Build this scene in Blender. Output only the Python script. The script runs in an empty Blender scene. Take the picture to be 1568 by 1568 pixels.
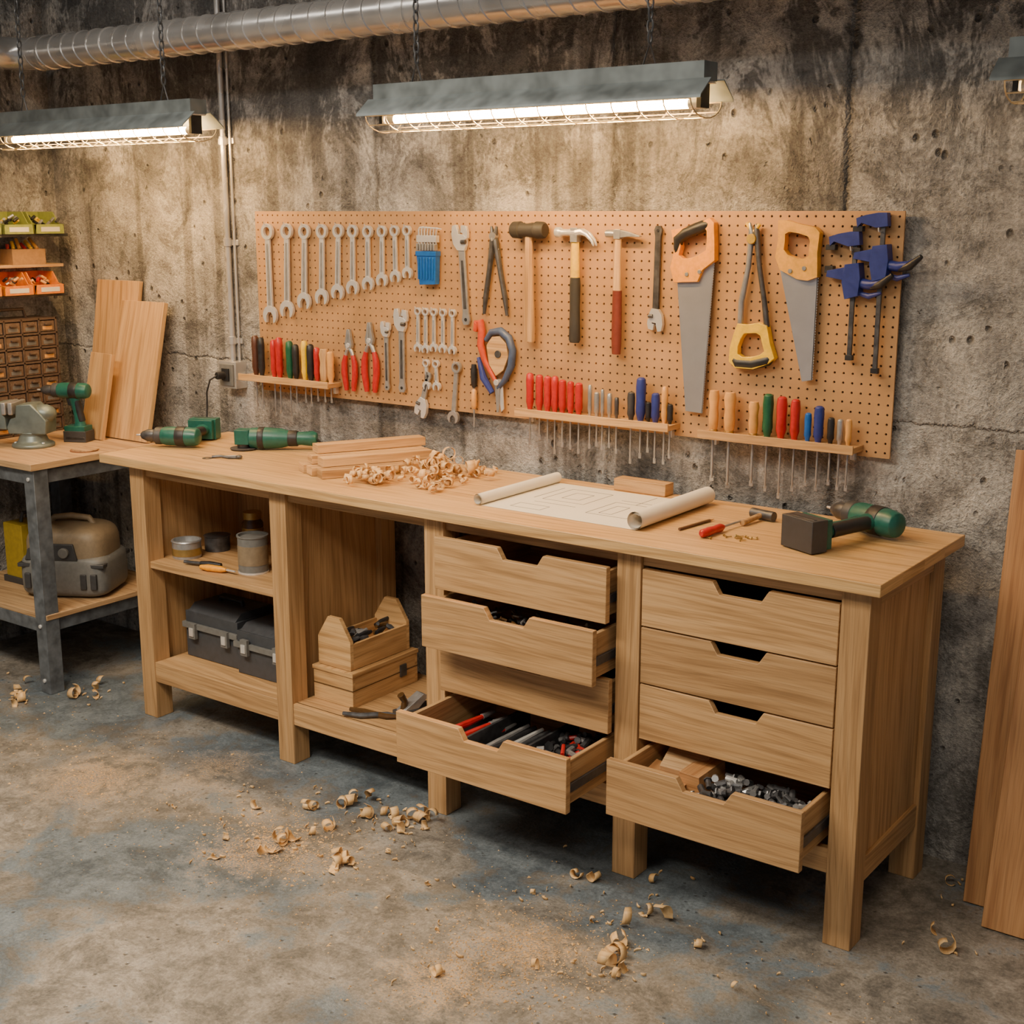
import bpy, bmesh, math, random
from mathutils import Vector, Matrix, Euler
R=random.Random(7)
# ---------------------------------------------------------------- materials
MATS={}
def nt(name):
    m=bpy.data.materials.new(name); m.use_nodes=True
    t=m.node_tree; b=t.nodes['Principled BSDF']
    return m,t,b
def N(t,typ,**kw):
    n=t.nodes.new(typ)
    for k,v in kw.items(): setattr(n,k,v)
    return n
def ramp(t,src,stops,interp='LINEAR'):
    r=t.nodes.new('ShaderNodeValToRGB'); r.color_ramp.interpolation=interp
    e=r.color_ramp.elements
    while len(e)<len(stops): e.new(.5)
    for i,(p,c) in enumerate(stops):
        e[i].position=p; e[i].color=(c[0],c[1],c[2],1) if hasattr(c,'__len__') else (c,c,c,1)
    t.links.new(src,r.inputs[0]); return r.outputs[0]
def mixc(t,a,b,fac,mode='MIX'):
    n=t.nodes.new('ShaderNodeMix'); n.data_type='RGBA'; n.blend_type=mode
    for s,v in ((n.inputs[0],fac),(n.inputs[6],a),(n.inputs[7],b)):
        if isinstance(v,bpy.types.NodeSocket): t.links.new(v,s)
        elif isinstance(v,(tuple,list)): s.default_value=(*v[:3],1)
        else: s.default_value=v
    return n.outputs[2]
def math_(t,op,a,b=None,c=None):
    n=t.nodes.new('ShaderNodeMath'); n.operation=op
    for i,v in enumerate((a,b,c)):
        if v is None: continue
        if isinstance(v,bpy.types.NodeSocket): t.links.new(v,n.inputs[i])
        else: n.inputs[i].default_value=v
    return n.outputs[0]
def noise(t,vec,scale,detail=4,rough=.55,dist=0):
    n=N(t,'ShaderNodeTexNoise'); n.inputs['Scale'].default_value=scale; n.inputs['Detail'].default_value=detail
    n.inputs['Roughness'].default_value=rough; n.inputs['Distortion'].default_value=dist
    t.links.new(vec,n.inputs['Vector']); return n.outputs[0]
def mapping(t,vec,scale=(1,1,1),loc=(0,0,0)):
    n=N(t,'ShaderNodeMapping'); n.inputs['Scale'].default_value=scale; n.inputs['Location'].default_value=loc
    t.links.new(vec,n.inputs['Vector']); return n.outputs[0]
def bump(t,b,h,strength=.3,dist=.01):
    n=N(t,'ShaderNodeBump'); n.inputs['Strength'].default_value=strength; n.inputs['Distance'].default_value=dist
    t.links.new(h,n.inputs['Height']); t.links.new(n.outputs[0],b.inputs['Normal'])
def spot(t,o,pts):
    """soft blotch mask around real places on a surface"""
    tot=None
    for (x,y,r) in pts:
        vd=N(t,'ShaderNodeVectorMath',operation='DISTANCE'); t.links.new(o,vd.inputs[0]); vd.inputs[1].default_value=(x,y,0)
        f=ramp(t,math_(t,'DIVIDE',vd.outputs['Value'],r),[(.1,1),(1,0)])
        tot=f if tot is None else math_(t,'MAXIMUM',tot,f)
    return tot
def plain(name,col,rough=.5,metal=0,var=.12,scale=60,coat=0):
    if name in MATS: return MATS[name]
    m,t,b=nt(name); tc=N(t,'ShaderNodeTexCoord').outputs['Object']
    n=noise(t,tc,scale,2,.6)
    lo=tuple(c*(1-var) for c in col); hi=tuple(min(1,c*(1+var)) for c in col)
    t.links.new(ramp(t,n,[(.3,lo),(.7,hi)]),b.inputs['Base Color'])
    dv=min(.08,var*.5)
    t.links.new(ramp(t,n,[(.3,max(.03,rough-dv)),(.7,min(1,rough+dv))]),b.inputs['Roughness'])
    b.inputs['Metallic'].default_value=metal
    if coat: b.inputs['Coat Weight'].default_value=coat
    MATS[name]=m; return m
def wood(name,c_lo,c_mid,c_hi,rough=.5,scale=1.0,pores=.5):
    m,t,b=nt(name)
    uv=N(t,'ShaderNodeTexCoord').outputs['UV']
    tint=N(t,'ShaderNodeAttribute',attribute_name='tint').outputs['Fac']
    warp=noise(t,mapping(t,uv,(1.0,4,1)),1.0*scale,1,.5)
    cmb=N(t,'ShaderNodeCombineXYZ')
    sep=N(t,'ShaderNodeSeparateXYZ'); t.links.new(uv,sep.inputs[0])
    t.links.new(math_(t,'MULTIPLY',sep.outputs[0],.8),cmb.inputs[0])
    t.links.new(math_(t,'ADD',math_(t,'MULTIPLY',sep.outputs[1],24.0*scale),math_(t,'MULTIPLY',warp,3.0)),cmb.inputs[1])
    g1=noise(t,cmb.outputs[0],2.6,3,.62,.2)
    g2=noise(t,mapping(t,uv,(6,260,1)),1.0,2,.6)
    dk=tuple(c*.80 for c in c_lo)
    col=ramp(t,g1,[(.30,dk),(.40,c_lo),(.50,c_mid),(.70,c_hi)])
    col=mixc(t,col,tuple(c*.55 for c in c_lo),ramp(t,g2,[(.48,0),(.72,pores)]))
    col=mixc(t,col,ramp(t,tint,[(0,(.82,.79,.76)),(1,(1.12,1.10,1.07))]),1.0,'MULTIPLY')
    t.links.new(col,b.inputs['Base Color'])
    b.inputs['Roughness'].default_value=rough
    bump(t,b,g2,.12,.001)
    MATS[name]=m; return m
OAK=wood('oak_wood',(.42,.24,.10),(.53,.315,.138),(.61,.38,.18))
OAKTOP=wood('oak_top',(.55,.32,.125),(.67,.415,.17),(.76,.49,.22),.40)
PINE=wood('pine_wood',(.48,.275,.11),(.62,.38,.165),(.72,.47,.22),.5,.7)
PINED=wood('plank_wood',(.38,.18,.068),(.47,.24,.095),(.54,.29,.125),.5,.7)
PLY=wood('plywood_top',(.38,.23,.11),(.50,.32,.16),(.58,.39,.21),.6)
SHAV=wood('shaving_wood',(.66,.40,.16),(.78,.51,.23),(.86,.62,.32),.6,1,.3)
STEEL=plain('steel',(.80,.79,.77),.25,.5,.03,40)
BLADE=plain('saw_blade',(.50,.50,.52),.34,.7,.03,25)
STEELD=plain('dark_steel',(.10,.10,.105),.42,.6,.3,40)
STEELM=plain('worn_steel',(.42,.42,.42),.34,.6,.12,50)
CHAIN=plain('chain_steel',(.13,.13,.13),.4,.4,.1)
GALV=plain('galvanised',(.68,.655,.62),.27,.65,.15,7)
HOODM=plain('hood_metal',(.22,.25,.25),.42,.35,.30,14)
WIRE=plain('cage_wire',(.60,.50,.33),.4,.6,.2,30)
BLACK=plain('black_plastic',(.018,.018,.02),.45,0,.3)
GREYP=plain('grey_paint',(.13,.145,.16),.55,.3,.35,25)
WHITEP=plain('lamp_inner',(.6,.55,.46),.5)
RED=plain('red_plastic',(.48,.018,.015),.35); ORANGE=plain('orange_plastic',(.90,.36,.012),.4)
YELLOW=plain('yellow_plastic',(.88,.54,.008),.4); TANY=plain('tan_yellow_handle',(.80,.41,.05),.42)
BLUE=plain('blue_plastic',(.012,.11,.42),.35); DBLUE=plain('clamp_blue',(.025,.04,.22),.4)
GREEN=plain('green_plastic',(.012,.10,.045),.4); TEAL=plain('drill_green',(.012,.105,.08),.38,0,.15)
DGREY=plain('dark_grey_plastic',(.045,.045,.047),.5); MGREY=plain('mid_grey_plastic',(.16,.16,.15),.5)
CREAM=plain('beige_plastic',(.24,.18,.11),.5); VISE=plain('vise_paint',(.17,.21,.20),.42,.4,.2,20)
PAPER=plain('drafting_paper',(.80,.74,.62),.8,0,.03,8); INK=plain('ink',(.10,.095,.09),.8)
GLINER=plain('lime_bin',(.27,.31,.07),.45); OBIN=plain('orange_bin',(.80,.24,.012),.45)
SMOKE=plain('smoked_drawer',(.15,.10,.07),.25); SMOKEF=plain('cabinet_frame',(.10,.065,.045),.5)
BROWNG=plain('brown_jar',(.09,.045,.015),.2); BRASS=plain('brass_lid',(.42,.29,.10),.35,.7)
AMBER=plain('chisel_handle',(.76,.38,.10),.33,0,.1,30,.4)
RUBBER=plain('rubber',(.035,.032,.028),.6)
def concrete_wall():
    m,t,b=nt('concrete_wall'); o=N(t,'ShaderNodeNewGeometry').outputs['Position']
    big=noise(t,o,1.9,3,.72,.7); med=noise(t,o,6.5,5,.82,.4); fine=noise(t,o,85,3,.8)
    vst=noise(t,mapping(t,o,(9,9,.40)),1.0,3,.70,.25)
    sp=N(t,'ShaderNodeSeparateXYZ'); t.links.new(o,sp.inputs[0])
    col=ramp(t,big,[(.35,(.20,.193,.182)),(.47,(.345,.332,.31)),(.60,(.49,.47,.43))])
    col=mixc(t,col,ramp(t,med,[(.39,(.46,.455,.45)),(.50,(1,1,1)),(.61,(1.32,1.30,1.27))]),.9,'MULTIPLY')
    col=mixc(t,col,ramp(t,vst,[(.38,(.38,.37,.36)),(.48,(1,1,1)),(.8,(1.15,1.13,1.09))]),.75,'MULTIPLY')
    hi=ramp(t,math_(t,'MULTIPLY',sp.outputs[2],.4),[(.68,0),(.82,1)])
    st=ramp(t,noise(t,mapping(t,o,(1,1,.6)),4.2,5,.84,.5),[(.48,0),(.54,1)])
    col=mixc(t,col,(.06,.058,.056),math_(t,'MULTIPLY',math_(t,'MULTIPLY',hi,st),.75))
    col=mixc(t,col,ramp(t,fine,[(.3,(.56,.56,.56)),(.7,(1.36,1.36,1.36))]),.9,'MULTIPLY')
    v=N(t,'ShaderNodeTexVoronoi'); v.inputs['Scale'].default_value=19; t.links.new(mapping(t,o,(1,1,.8)),v.inputs['Vector'])
    pit=math_(t,'MULTIPLY',ramp(t,v.outputs['Distance'],[(.08,1),(.19,0)]),ramp(t,med,[(.50,0),(.55,1)]))
    wob=math_(t,'MULTIPLY',math_(t,'SUBTRACT',med,.5),.06)
    seam=None
    for sx in (-2.12,-1.40,-3.05):
        d=math_(t,'ABSOLUTE',math_(t,'ADD',math_(t,'SUBTRACT',sp.outputs[0],sx),wob))
        q=ramp(t,d,[(.0,1),(.012,0)]); seam=q if seam is None else math_(t,'MAXIMUM',seam,q)
    d=math_(t,'ABSOLUTE',math_(t,'ADD',math_(t,'SUBTRACT',sp.outputs[2],1.20),wob))
    seam=math_(t,'MAXIMUM',seam,ramp(t,d,[(.0,.6),(.006,0)]))
    pit=math_(t,'MAXIMUM',pit,math_(t,'MULTIPLY',seam,.6))
    col=mixc(t,col,(.04,.037,.035),math_(t,'MULTIPLY',pit,.75))
    t.links.new(col,b.inputs['Base Color']); b.inputs['Roughness'].default_value=.85
    h=math_(t,'SUBTRACT',math_(t,'ADD',math_(t,'MULTIPLY',med,.8),math_(t,'MULTIPLY',fine,.45)),math_(t,'MULTIPLY',pit,.9))
    bump(t,b,h,1.0,.022)
    return m
def concrete_floor():
    m,t,b=nt('concrete_floor'); o=N(t,'ShaderNodeNewGeometry').outputs['Position']
    big=noise(t,o,1.6,3,.6,.5); med=noise(t,o,7,5,.82,.3); fine=noise(t,o,110,3,.8)
    col=ramp(t,med,[(.38,(.12,.11,.095)),(.5,(.22,.20,.17)),(.60,(.33,.30,.26))])
    bench_spots=spot(t,o,((-2.0,2.72,.42),(-3.05,2.95,.5),(-1.6,2.8,.4),(-2.5,2.9,.4)))  # patches around the bench front where the floor turns bluer and darker
    blue=ramp(t,math_(t,'ADD',math_(t,'ADD',big,math_(t,'MULTIPLY',bench_spots,.16)),math_(t,'MULTIPLY',math_(t,'SUBTRACT',med,.5),.7)),[(.50,0),(.58,1)])
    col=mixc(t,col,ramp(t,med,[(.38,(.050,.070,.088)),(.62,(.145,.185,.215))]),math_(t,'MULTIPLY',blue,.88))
    col=mixc(t,col,ramp(t,fine,[(.3,(.60,.60,.60)),(.7,(1.35,1.35,1.35))]),.85,'MULTIPLY')
    v=N(t,'ShaderNodeTexVoronoi'); v.inputs['Scale'].default_value=30; t.links.new(o,v.inputs['Vector'])
    pit=math_(t,'MULTIPLY',ramp(t,v.outputs['Distance'],[(.06,1),(.18,0)]),ramp(t,med,[(.50,0),(.56,1)]))
    col=mixc(t,col,(.035,.03,.026),math_(t,'MULTIPLY',pit,.75))
    tot=spot(t,o,((-2.56,2.33,.34),(-1.66,2.36,.28),(-1.75,2.12,.30),(-3.35,2.35,.38),(-3.1,2.65,.25)))
    gr=ramp(t,noise(t,o,170,2,.8),[(.46,0),(.56,1)])
    gr2=ramp(t,math_(t,'ADD',med,math_(t,'MULTIPLY',tot,.24)),[(.60,0),(.74,1)])
    col=mixc(t,col,(.60,.38,.18),math_(t,'MULTIPLY',math_(t,'MULTIPLY',tot,.9),math_(t,'MULTIPLY',gr,gr2)))
    t.links.new(col,b.inputs['Base Color'])
    t.links.new(ramp(t,med,[(.38,.56),(.60,.30)]),b.inputs['Roughness'])
    bump(t,b,math_(t,'SUBTRACT',math_(t,'ADD',med,math_(t,'MULTIPLY',fine,.35)),pit),.5,.008)
    return m
def emit(name,col,s):
    m,t,b=nt(name); b.inputs['Base Color'].default_value=(.9,.9,.85,1)
    b.inputs['Emission Color'].default_value=(*col,1); b.inputs['Emission Strength'].default_value=s
    return m
TUBE=emit('lamp_tube',(1.0,.58,.215),205); TUBED=emit('lamp_tube_dim',(1.0,.60,.25),22)
# ---------------------------------------------------------------- mesh builder
def rotm(rot): return Euler(rot).to_matrix() if rot is not None else Matrix.Identity(3)
class M:
    def __init__(s,name):
        s.name=name; s.bm=bmesh.new(); s.mats=[]; s.X=Matrix.Identity(4)
        s.uv=s.bm.loops.layers.uv.new('UVMap'); s.t=s.bm.verts.layers.float.new('tint')
    def at(s,loc=(0,0,0),rot=None,mtx=None,sc=1.0):
        r=rotm(rot) if mtx is None else mtx
        s.X=Matrix.Translation(Vector(loc))@r.to_4x4()@Matrix.Scale(sc,4); return s
    def mi(s,m):
        if m not in s.mats: s.mats.append(m)
        return s.mats.index(m)
    def part(s,verts,faces,mat,loc=(0,0,0),rot=None,grain=0,smooth=False,mtx=None):
        mi=s.mi(mat); r=rotm(rot) if mtx is None else mtx; L=Vector(loc)
        tint=R.random(); ou=R.uniform(0,20); ov=R.uniform(0,20)
        bv=[]
        for v in verts:
            q=s.bm.verts.new(s.X@(r@Vector(v)+L)); q[s.t]=tint; bv.append(q)
        for f in faces:
            if len(set(f))<3: continue
            try: bf=s.bm.faces.new([bv[i] for i in f])
            except ValueError: continue
            bf.material_index=mi; bf.smooth=smooth
            a=Vector(verts[f[0]]); n=Vector((0,0,0))
            for i in range(1,len(f)-1): n+=(Vector(verts[f[i]])-a).cross(Vector(verts[f[i+1]])-a)
            d=max(range(3),key=lambda k:abs(n[k]))
            ax=[k for k in range(3) if k!=d]
            if grain in ax: u=grain; v_=[k for k in ax if k!=grain][0]
            else: u,v_=ax
            for lp,i in zip(bf.loops,f): lp[s.uv].uv=(verts[i][u]+ou,verts[i][v_]+ov)
    def box(s,lo,hi,mat,rot=None,grain=None):
        lo=Vector(lo);hi=Vector(hi)
        c=(lo+hi)/2; h=(hi-lo)/2
        if grain is None: grain=max(range(3),key=lambda k:h[k])
        V=[(x*h.x,y*h.y,z*h.z) for x in(-1,1) for y in(-1,1) for z in(-1,1)]
        F=[(0,1,3,2),(4,6,7,5),(0,4,5,1),(2,3,7,6),(0,2,6,4),(1,5,7,3)]
        s.part(V,F,mat,c,rot,grain)
    def prism(s,pts,a,b,mat,axis=1,loc=(0,0,0),rot=None,grain=0,smooth=False):
        n=len(pts); o=[k for k in range(3) if k!=axis]
        def mk(p,d):
            v=[0,0,0]; v[o[0]]=p[0]; v[o[1]]=p[1]; v[axis]=d; return tuple(v)
        V=[mk(p,a) for p in pts]+[mk(p,b) for p in pts]
        F=[tuple(range(n)),tuple(range(2*n-1,n-1,-1))]+[(i,i+n,(i+1)%n+n,(i+1)%n) for i in range(n)]
        s.part(V,F,mat,loc,rot,grain,smooth)
    def ring(s,outer,inner,a,b,mat,loc=(0,0,0),rot=None,grain=0):
        """flat plate in xz with a hole; loops have equal counts"""
        n=len(outer)
        V=[(p[0],a,p[1]) for p in outer]+[(p[0],a,p[1]) for p in inner]+[(p[0],b,p[1]) for p in outer]+[(p[0],b,p[1]) for p in inner]
        F=[]
        for i in range(n):
            j=(i+1)%n
            F+=[(i,j,n+j,n+i),(2*n+i,3*n+i,3*n+j,2*n+j),(i,2*n+i,2*n+j,j),(n+i,n+j,3*n+j,3*n+i)]
        s.part(V,F,mat,loc,rot,grain)
    def tube(s,pts,r,mat,seg=10,closed=False,caps=True,smooth=True,squash=None):
        P=[Vector(p) for p in pts]; n=len(P)
        rr=r if hasattr(r,'__len__') else [r]*n
        V=[];F=[]; up=None
        for i in range(n):
            if closed: d=P[(i+1)%n]-P[i-1]
            else: d=P[min(i+1,n-1)]-P[max(i-1,0)]
            if d.length<1e-9: d=Vector((0,0,1))
            d.normalize()
            if up is None: up=d.orthogonal().normalized() if squash is None else Vector(squash[0])
            up=(up-d*up.dot(d))
            up=up.normalized() if up.length>1e-6 else d.orthogonal().normalized()
            sd=d.cross(up); q=1 if squash is None else squash[1]
            for k in range(seg):
                an=2*math.pi*k/seg
                V.append(tuple(P[i]+(up*math.cos(an)*q+sd*math.sin(an))*rr[i]))
        m=n if closed else n-1
        for i in range(m):
            for k in range(seg):
                a=i*seg+k;b=i*seg+(k+1)%seg;c=((i+1)%n)*seg+(k+1)%seg;d=((i+1)%n)*seg+k
                F.append((a,d,c,b))
        if caps and not closed:
            F.append(tuple(range(seg))); F.append(tuple((n-1)*seg+k for k in range(seg-1,-1,-1)))
        s.part(V,F,mat,smooth=smooth,grain=2)
    def cyl(s,p0,p1,r0,mat,r1=None,seg=16,smooth=True):
        s.tube([p0,p1],[r0,r0 if r1 is None else r1],mat,seg,smooth=smooth)
    def lathe(s,prof,mat,loc=(0,0,0),seg=20,rot=None,mtx=None):
        n=len(prof);V=[];F=[]
        for r,z in prof:
            for k in range(seg):
                a=2*math.pi*k/seg; V.append((r*math.cos(a),r*math.sin(a),z))
        for i in range(n-1):
            for k in range(seg):
                F.append((i*seg+k,i*seg+(k+1)%seg,(i+1)*seg+(k+1)%seg,(i+1)*seg+k))
        F.append(tuple(range(seg-1,-1,-1))); F.append(tuple((n-1)*seg+k for k in range(seg)))
        s.part(V,F,mat,loc,rot,2,True,mtx)
    def ell(s,c,r,mat,rot=None,seg=14,rings=8,power=1.0):
        V=[];F=[]
        def sg(x,p): return math.copysign(abs(x)**p,x)
        for i in range(rings+1):
            ph=-math.pi/2+math.pi*i/rings
            for k in range(seg):
                a=2*math.pi*k/seg
                V.append((r[0]*sg(math.cos(ph),power)*sg(math.cos(a),power),r[1]*sg(math.cos(ph),power)*sg(math.sin(a),power),r[2]*sg(math.sin(ph),power)))
        for i in range(rings):
            for k in range(seg): F.append((i*seg+k,i*seg+(k+1)%seg,(i+1)*seg+(k+1)%seg,(i+1)*seg+k))
        s.part(V,F,mat,c,rot,0,True)
    def done(s,bev=0,angle=40,segs=2):
        bmesh.ops.remove_doubles(s.bm,verts=s.bm.verts,dist=1e-6)
        bmesh.ops.recalc_face_normals(s.bm,faces=s.bm.faces)
        me=bpy.data.meshes.new(s.name); s.bm.to_mesh(me); s.bm.free()
        for m in s.mats: me.materials.append(m)
        me.set_sharp_from_angle(angle=math.radians(42))
        ob=bpy.data.objects.new(s.name,me); bpy.context.collection.objects.link(ob)
        if bev:
            b=ob.modifiers.new('bevel','BEVEL'); b.width=bev; b.segments=segs; b.limit_method='ANGLE'; b.angle_limit=math.radians(angle)
        return ob
def circ(cx,cz,r,n=20,a0=0,sx=1,sz=1): return [(cx+r*sx*math.cos(a0+2*math.pi*k/n),cz+r*sz*math.sin(a0+2*math.pi*k/n)) for k in range(n)]
def arcp(cx,cz,r,d0,d1,n=12): return [(cx+r*math.cos(math.radians(d0+(d1-d0)*k/n)),cz+r*math.sin(math.radians(d0+(d1-d0)*k/n))) for k in range(n+1)]
# ---------------------------------------------------------------- room
def quadobj(name,lo,hi,mat):
    m=M(name); m.box(lo,hi,mat); return m.done()
CW=concrete_wall(); CF=concrete_floor()
quadobj('floor',(-4.92,-2.5,-.1),(2.6,3.5,0),CF)
quadobj('wall_back',(-4.92,3.40,0),(2.6,3.55,2.95),CW)
quadobj('wall_left',(-4.97,-2.5,0),(-4.82,3.40,2.95),CW)
quadobj('ceiling',(-4.92,-2.5,2.95),(2.6,3.5,3.05),CW)
def duct():
    m=M('ventilation_duct'); seg=32; r=.060; y0,z0=3.22,2.335
    V=[];F=[];x=-4.60;rings=[]
    while x<0.5:
        for dx,dr in ((0,0),(.002,.0035),(.007,.0035),(.009,0),(.016,0),(.068,0)): rings.append((x+dx,r+dr))
        x+=.075
    for i,(x,rr) in enumerate(rings):
        for k in range(seg):
            a=2*math.pi*k/seg; V.append((x+.016*math.cos(a+.6),y0+rr*math.cos(a),z0+rr*math.sin(a)))
    for i in range(len(rings)-1):
        for k in range(seg): F.append((i*seg+k,(i+1)*seg+k,(i+1)*seg+(k+1)%seg,i*seg+(k+1)%seg))
    m.part(V,F,GALV,smooth=True)
    pts=[(-4.58,y0,z0),(-4.62,y0-.005,z0),(-4.66,y0-.02,z0),(-4.69,y0-.05,z0),(-4.71,y0-.09,z0),(-4.715,y0-.14,z0),(-4.715,2.2,z0)]
    m.tube(pts,.060,GALV,32)
    for x in (-4.57,-3.95,-2.75): m.tube([(x,y0,z0),(x+.03,y0,z0)],.0645,GALV,32)
    m.done()
duct()
def fixture(x0,x1,chains,y=3.0,tube=TUBE):
    m=M('shop_light'); zt=2.10; w=.034
    m.box((x0+.02,y-w,zt-.045),(x1-.02,y+w,zt),HOODM,grain=0)
    for sgn in (-1,1):
        a=(y+sgn*w,zt-.040); b=(y+sgn*.085,zt-.082); c=(y+sgn*.087,zt-.090)
        pr=[a,b,c,(c[0]-sgn*.002,c[1]),(b[0]-sgn*.002,b[1]-.002),(a[0]-sgn*.002,a[1]-.003)]
        m.prism(pr,x0,x1,HOODM,axis=0)
    m.box((x0+.02,y-.03,zt-.050),(x1-.02,y+.03,zt-.046),WHITEP)
    for xe in (x0+.03,x1-.045):
        m.box((xe,y-.022,zt-.108),(xe+.012,y+.022,zt-.050),BLACK)
    m.cyl((x0+.045,y,zt-.096),(x1-.045,y,zt-.096),.0115,tube,seg=14)
    for xe in (x0+.045,x1-.075): m.cyl((xe,y,zt-.096),(xe+.03,y,zt-.096),.0135,STEEL,seg=12)
    def arc(x): return [(x,y+.080*math.cos(t),zt-.090-.042*math.sin(t)) for t in [math.pi*i/10 for i in range(11)]]
    n=14
    for i in range(n+1):
        x=x0+.03+(x1-x0-.06)*i/n; m.tube(arc(x),.0018,WIRE,5)
    for i in (0,2,4,6,8,10):
        t=math.pi*i/10; yy=y+.080*math.cos(t); zz=zt-.090-.042*math.sin(t)
        m.tube([(x0+.03,yy,zz),(x1-.03,yy,zz)],.0018,WIRE,5)
    for cx in chains:
        m.tube([(cx-.02,y,zt-.002),(cx,y,zt+.055),(cx+.02,y,zt-.002)],.0024,CHAIN,6)
        z=zt+.05;i=0
        while z<2.93:
            L=.017;Wd=.0085;pp=[]
            for k in range(8):
                a=2*math.pi*k/8; u=Wd*math.cos(a); v=L*math.sin(a)
                pp.append((cx+(u if i%2 else 0),y+(0 if i%2 else u),z+L+v))
            m.tube(pp,.0028,CHAIN,5,closed=True); z+=.0275;i+=1
    m.done()
fixture(-2.686,-1.577,(-2.53,-1.77)); fixture(-4.55,-3.435,(-4.40,-3.62)); fixture(-.90,.2,(-.75,.05),tube=TUBED)
def conduit():
    m=M('conduit_pipe'); x=-3.775; y=3.385
    m.cyl((x,y,1.20),(x,y,2.95),.011,GALV,seg=14); m.cyl((x+.03,y+.006,1.20),(x+.03,y+.006,2.95),.005,GALV,seg=10)
    for z in (1.62,1.98,2.3,1.26):
        m.cyl((x,y,z),(x,y,z+.03),.015,GALV,seg=14); m.box((x-.035,3.393,z+.004),(x+.045,3.40,z+.024),GALV)
    m.done(.001)
    m=M('electrical_outlet'); x=-3.765
    m.box((x-.045,3.345,1.10),(x+.045,3.40,1.20),GALV); m.box((x-.036,3.338,1.11),(x+.036,3.345,1.19),MGREY)
    m.box((x-.018,3.330,1.13),(x+.018,3.338,1.175),BLACK)
    m.tube([(x-.005,3.332,1.15),(x-.01,3.30,1.15)],.014,BLACK,12)
    pts=[(x-.01,3.30,1.15),(x-.03,3.285,1.135),(x-.045,3.28,1.09),(x-.048,3.28,1.03),(x-.045,3.27,.97),(x-.04,3.25,.943),(x-.01,3.22,.939),(x+.0,3.215,.939)]
    m.tube(pts,.0035,BLACK,8); m.done(.0015)
conduit()
# ---------------------------------------------------------------- pegboard
PEG=plain('pegboard_face',(.46,.255,.105),.6,0,.12,9); PEGB=plain('peg_hole_shade',(.04,.022,.012),.9)  # second one: dark back sheet, shade inside the holes put into its colour
def pegboard():
    m=M('pegboard'); x0,x1,z0,z1=-3.61,-1.228,1.105,1.745; y=3.372;yb=3.378
    nx=94;nz=25; dx=(x1-x0)/nx; dz=(z1-z0)/nz; r=.0034
    V=[];F=[]
    outp=[(1,0),(1,1),(0,1),(-1,1),(-1,0),(-1,-1),(0,-1),(1,-1)]
    for i in range(nx):
        for j in range(nz):
            cx=x0+(i+.5)*dx; cz=z0+(j+.5)*dz; b=len(V)
            for ox,oz in outp: V.append((cx+ox*dx/2,y,cz+oz*dz/2))
            for yy in (y,yb):
                for k in range(8):
                    a=math.pi/4*k; V.append((cx+r*math.cos(a),yy,cz+r*math.sin(a)))
            for k in range(8):
                k2=(k+1)%8; F.append((b+k,b+k2,b+8+k2,b+8+k)); F.append((b+8+k,b+8+k2,b+16+k2,b+16+k))
    m.part(V,F,PEG,grain=0)
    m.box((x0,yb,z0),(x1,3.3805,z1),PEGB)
    for a,b_ in (((x0,y,z0-.001),(x1,yb,z0)),((x0,y,z1),(x1,yb,z1+.001)),((x1,y,z0),(x1+.001,yb,z1)),((x0-.001,y,z0),(x0,yb,z1))): m.box(a,b_,PEG)
    for xx in (x0+.05,(x0+x1)/2,x1-.08): m.box((xx,3.3805,z0+.02),(xx+.03,3.3995,z1-.02),PINE)
    m.done()
pegboard()
PY=3.372
# ---------------------------------------------------------------- hanging tools
def hang(name,x,z,ang=0,sc=1.0):
    m=M(name); m.at((x,PY-.004,z),(0,math.radians(ang),0),sc=sc); return m
def peg(m,x=0,z=0):
    m.tube([(x,.003,z+.004),(x,-.012,z+.002),(x,-.022,z+.002),(x,-.024,z+.010)],.002,STEEL,6)
def wrench(x0,z0,x1,z1,w=.014,mat=None):
    mat=mat or STEEL
    L=math.hypot(x1-x0,z1-z0); ang=math.degrees(math.atan2(-(x1-x0),-(z1-z0)))
    m=hang('combination_wrench',x0,z0,ang); k=w/.014
    ro=.0152*k; ri=.0088*k
    m.ring(circ(0,-ro,ro,18),circ(0,-ro,ri,18),-.013,-.001,mat)
    zb=-(L-.030*k)
    m.prism([(-w*.42,-2*ro+.004),(w*.42,-2*ro+.004),(w*.5,zb),(-w*.5,zb)],-.011,-.003,mat)
    m.prism([(-w*.22,-2*ro-.012),(w*.22,-2*ro-.012),(w*.25,zb+.012),(-w*.25,zb+.012)],-.0116,-.011,STEELM)
    R_=.0180*k; c=-(L-R_)
    pts=[(px,pz) for px,pz in arcp(0,c,R_,-50,230,18)]
    s=.0090*k
    pts+=[(-s,c-R_*.75),(-s,c-.002),(-s*.4,c+.006*k),(s*.4,c+.006*k),(s,c-.002),(s,c-R_*.75)]
    m.prism(pts,-.013,-.001,mat,rot=None)
    peg(m,0,-.006); return m.done(.0012)
T=[(-3.538,1.704),(-3.44,1.705),(-3.353,1.703),(-3.269,1.703),(-3.192,1.704),(-3.126,1.702),(-3.058,1.70),(-2.994,1.70),(-2.939,1.701),(-2.885,1.701)]
Bm=[(-3.539,1.346),(-3.454,1.371),(-3.368,1.405),(-3.281,1.424),(-3.205,1.445),(-3.134,1.464),(-3.062,1.481),(-2.999,1.497),(-2.938,1.511),(-2.886,1.526)]
for i,(a,b) in enumerate(zip(T,Bm)): wrench(*a,*b,w=.0265-.0012*i)
for x in (-2.843,-2.81,-2.775,-2.737,-2.697): wrench(x,1.437,x-.003,1.285+.01*R.random(),w=.012)
for x in (-2.812,-2.770): wrench(x,1.268,x+.003,1.165,w=.012)
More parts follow.
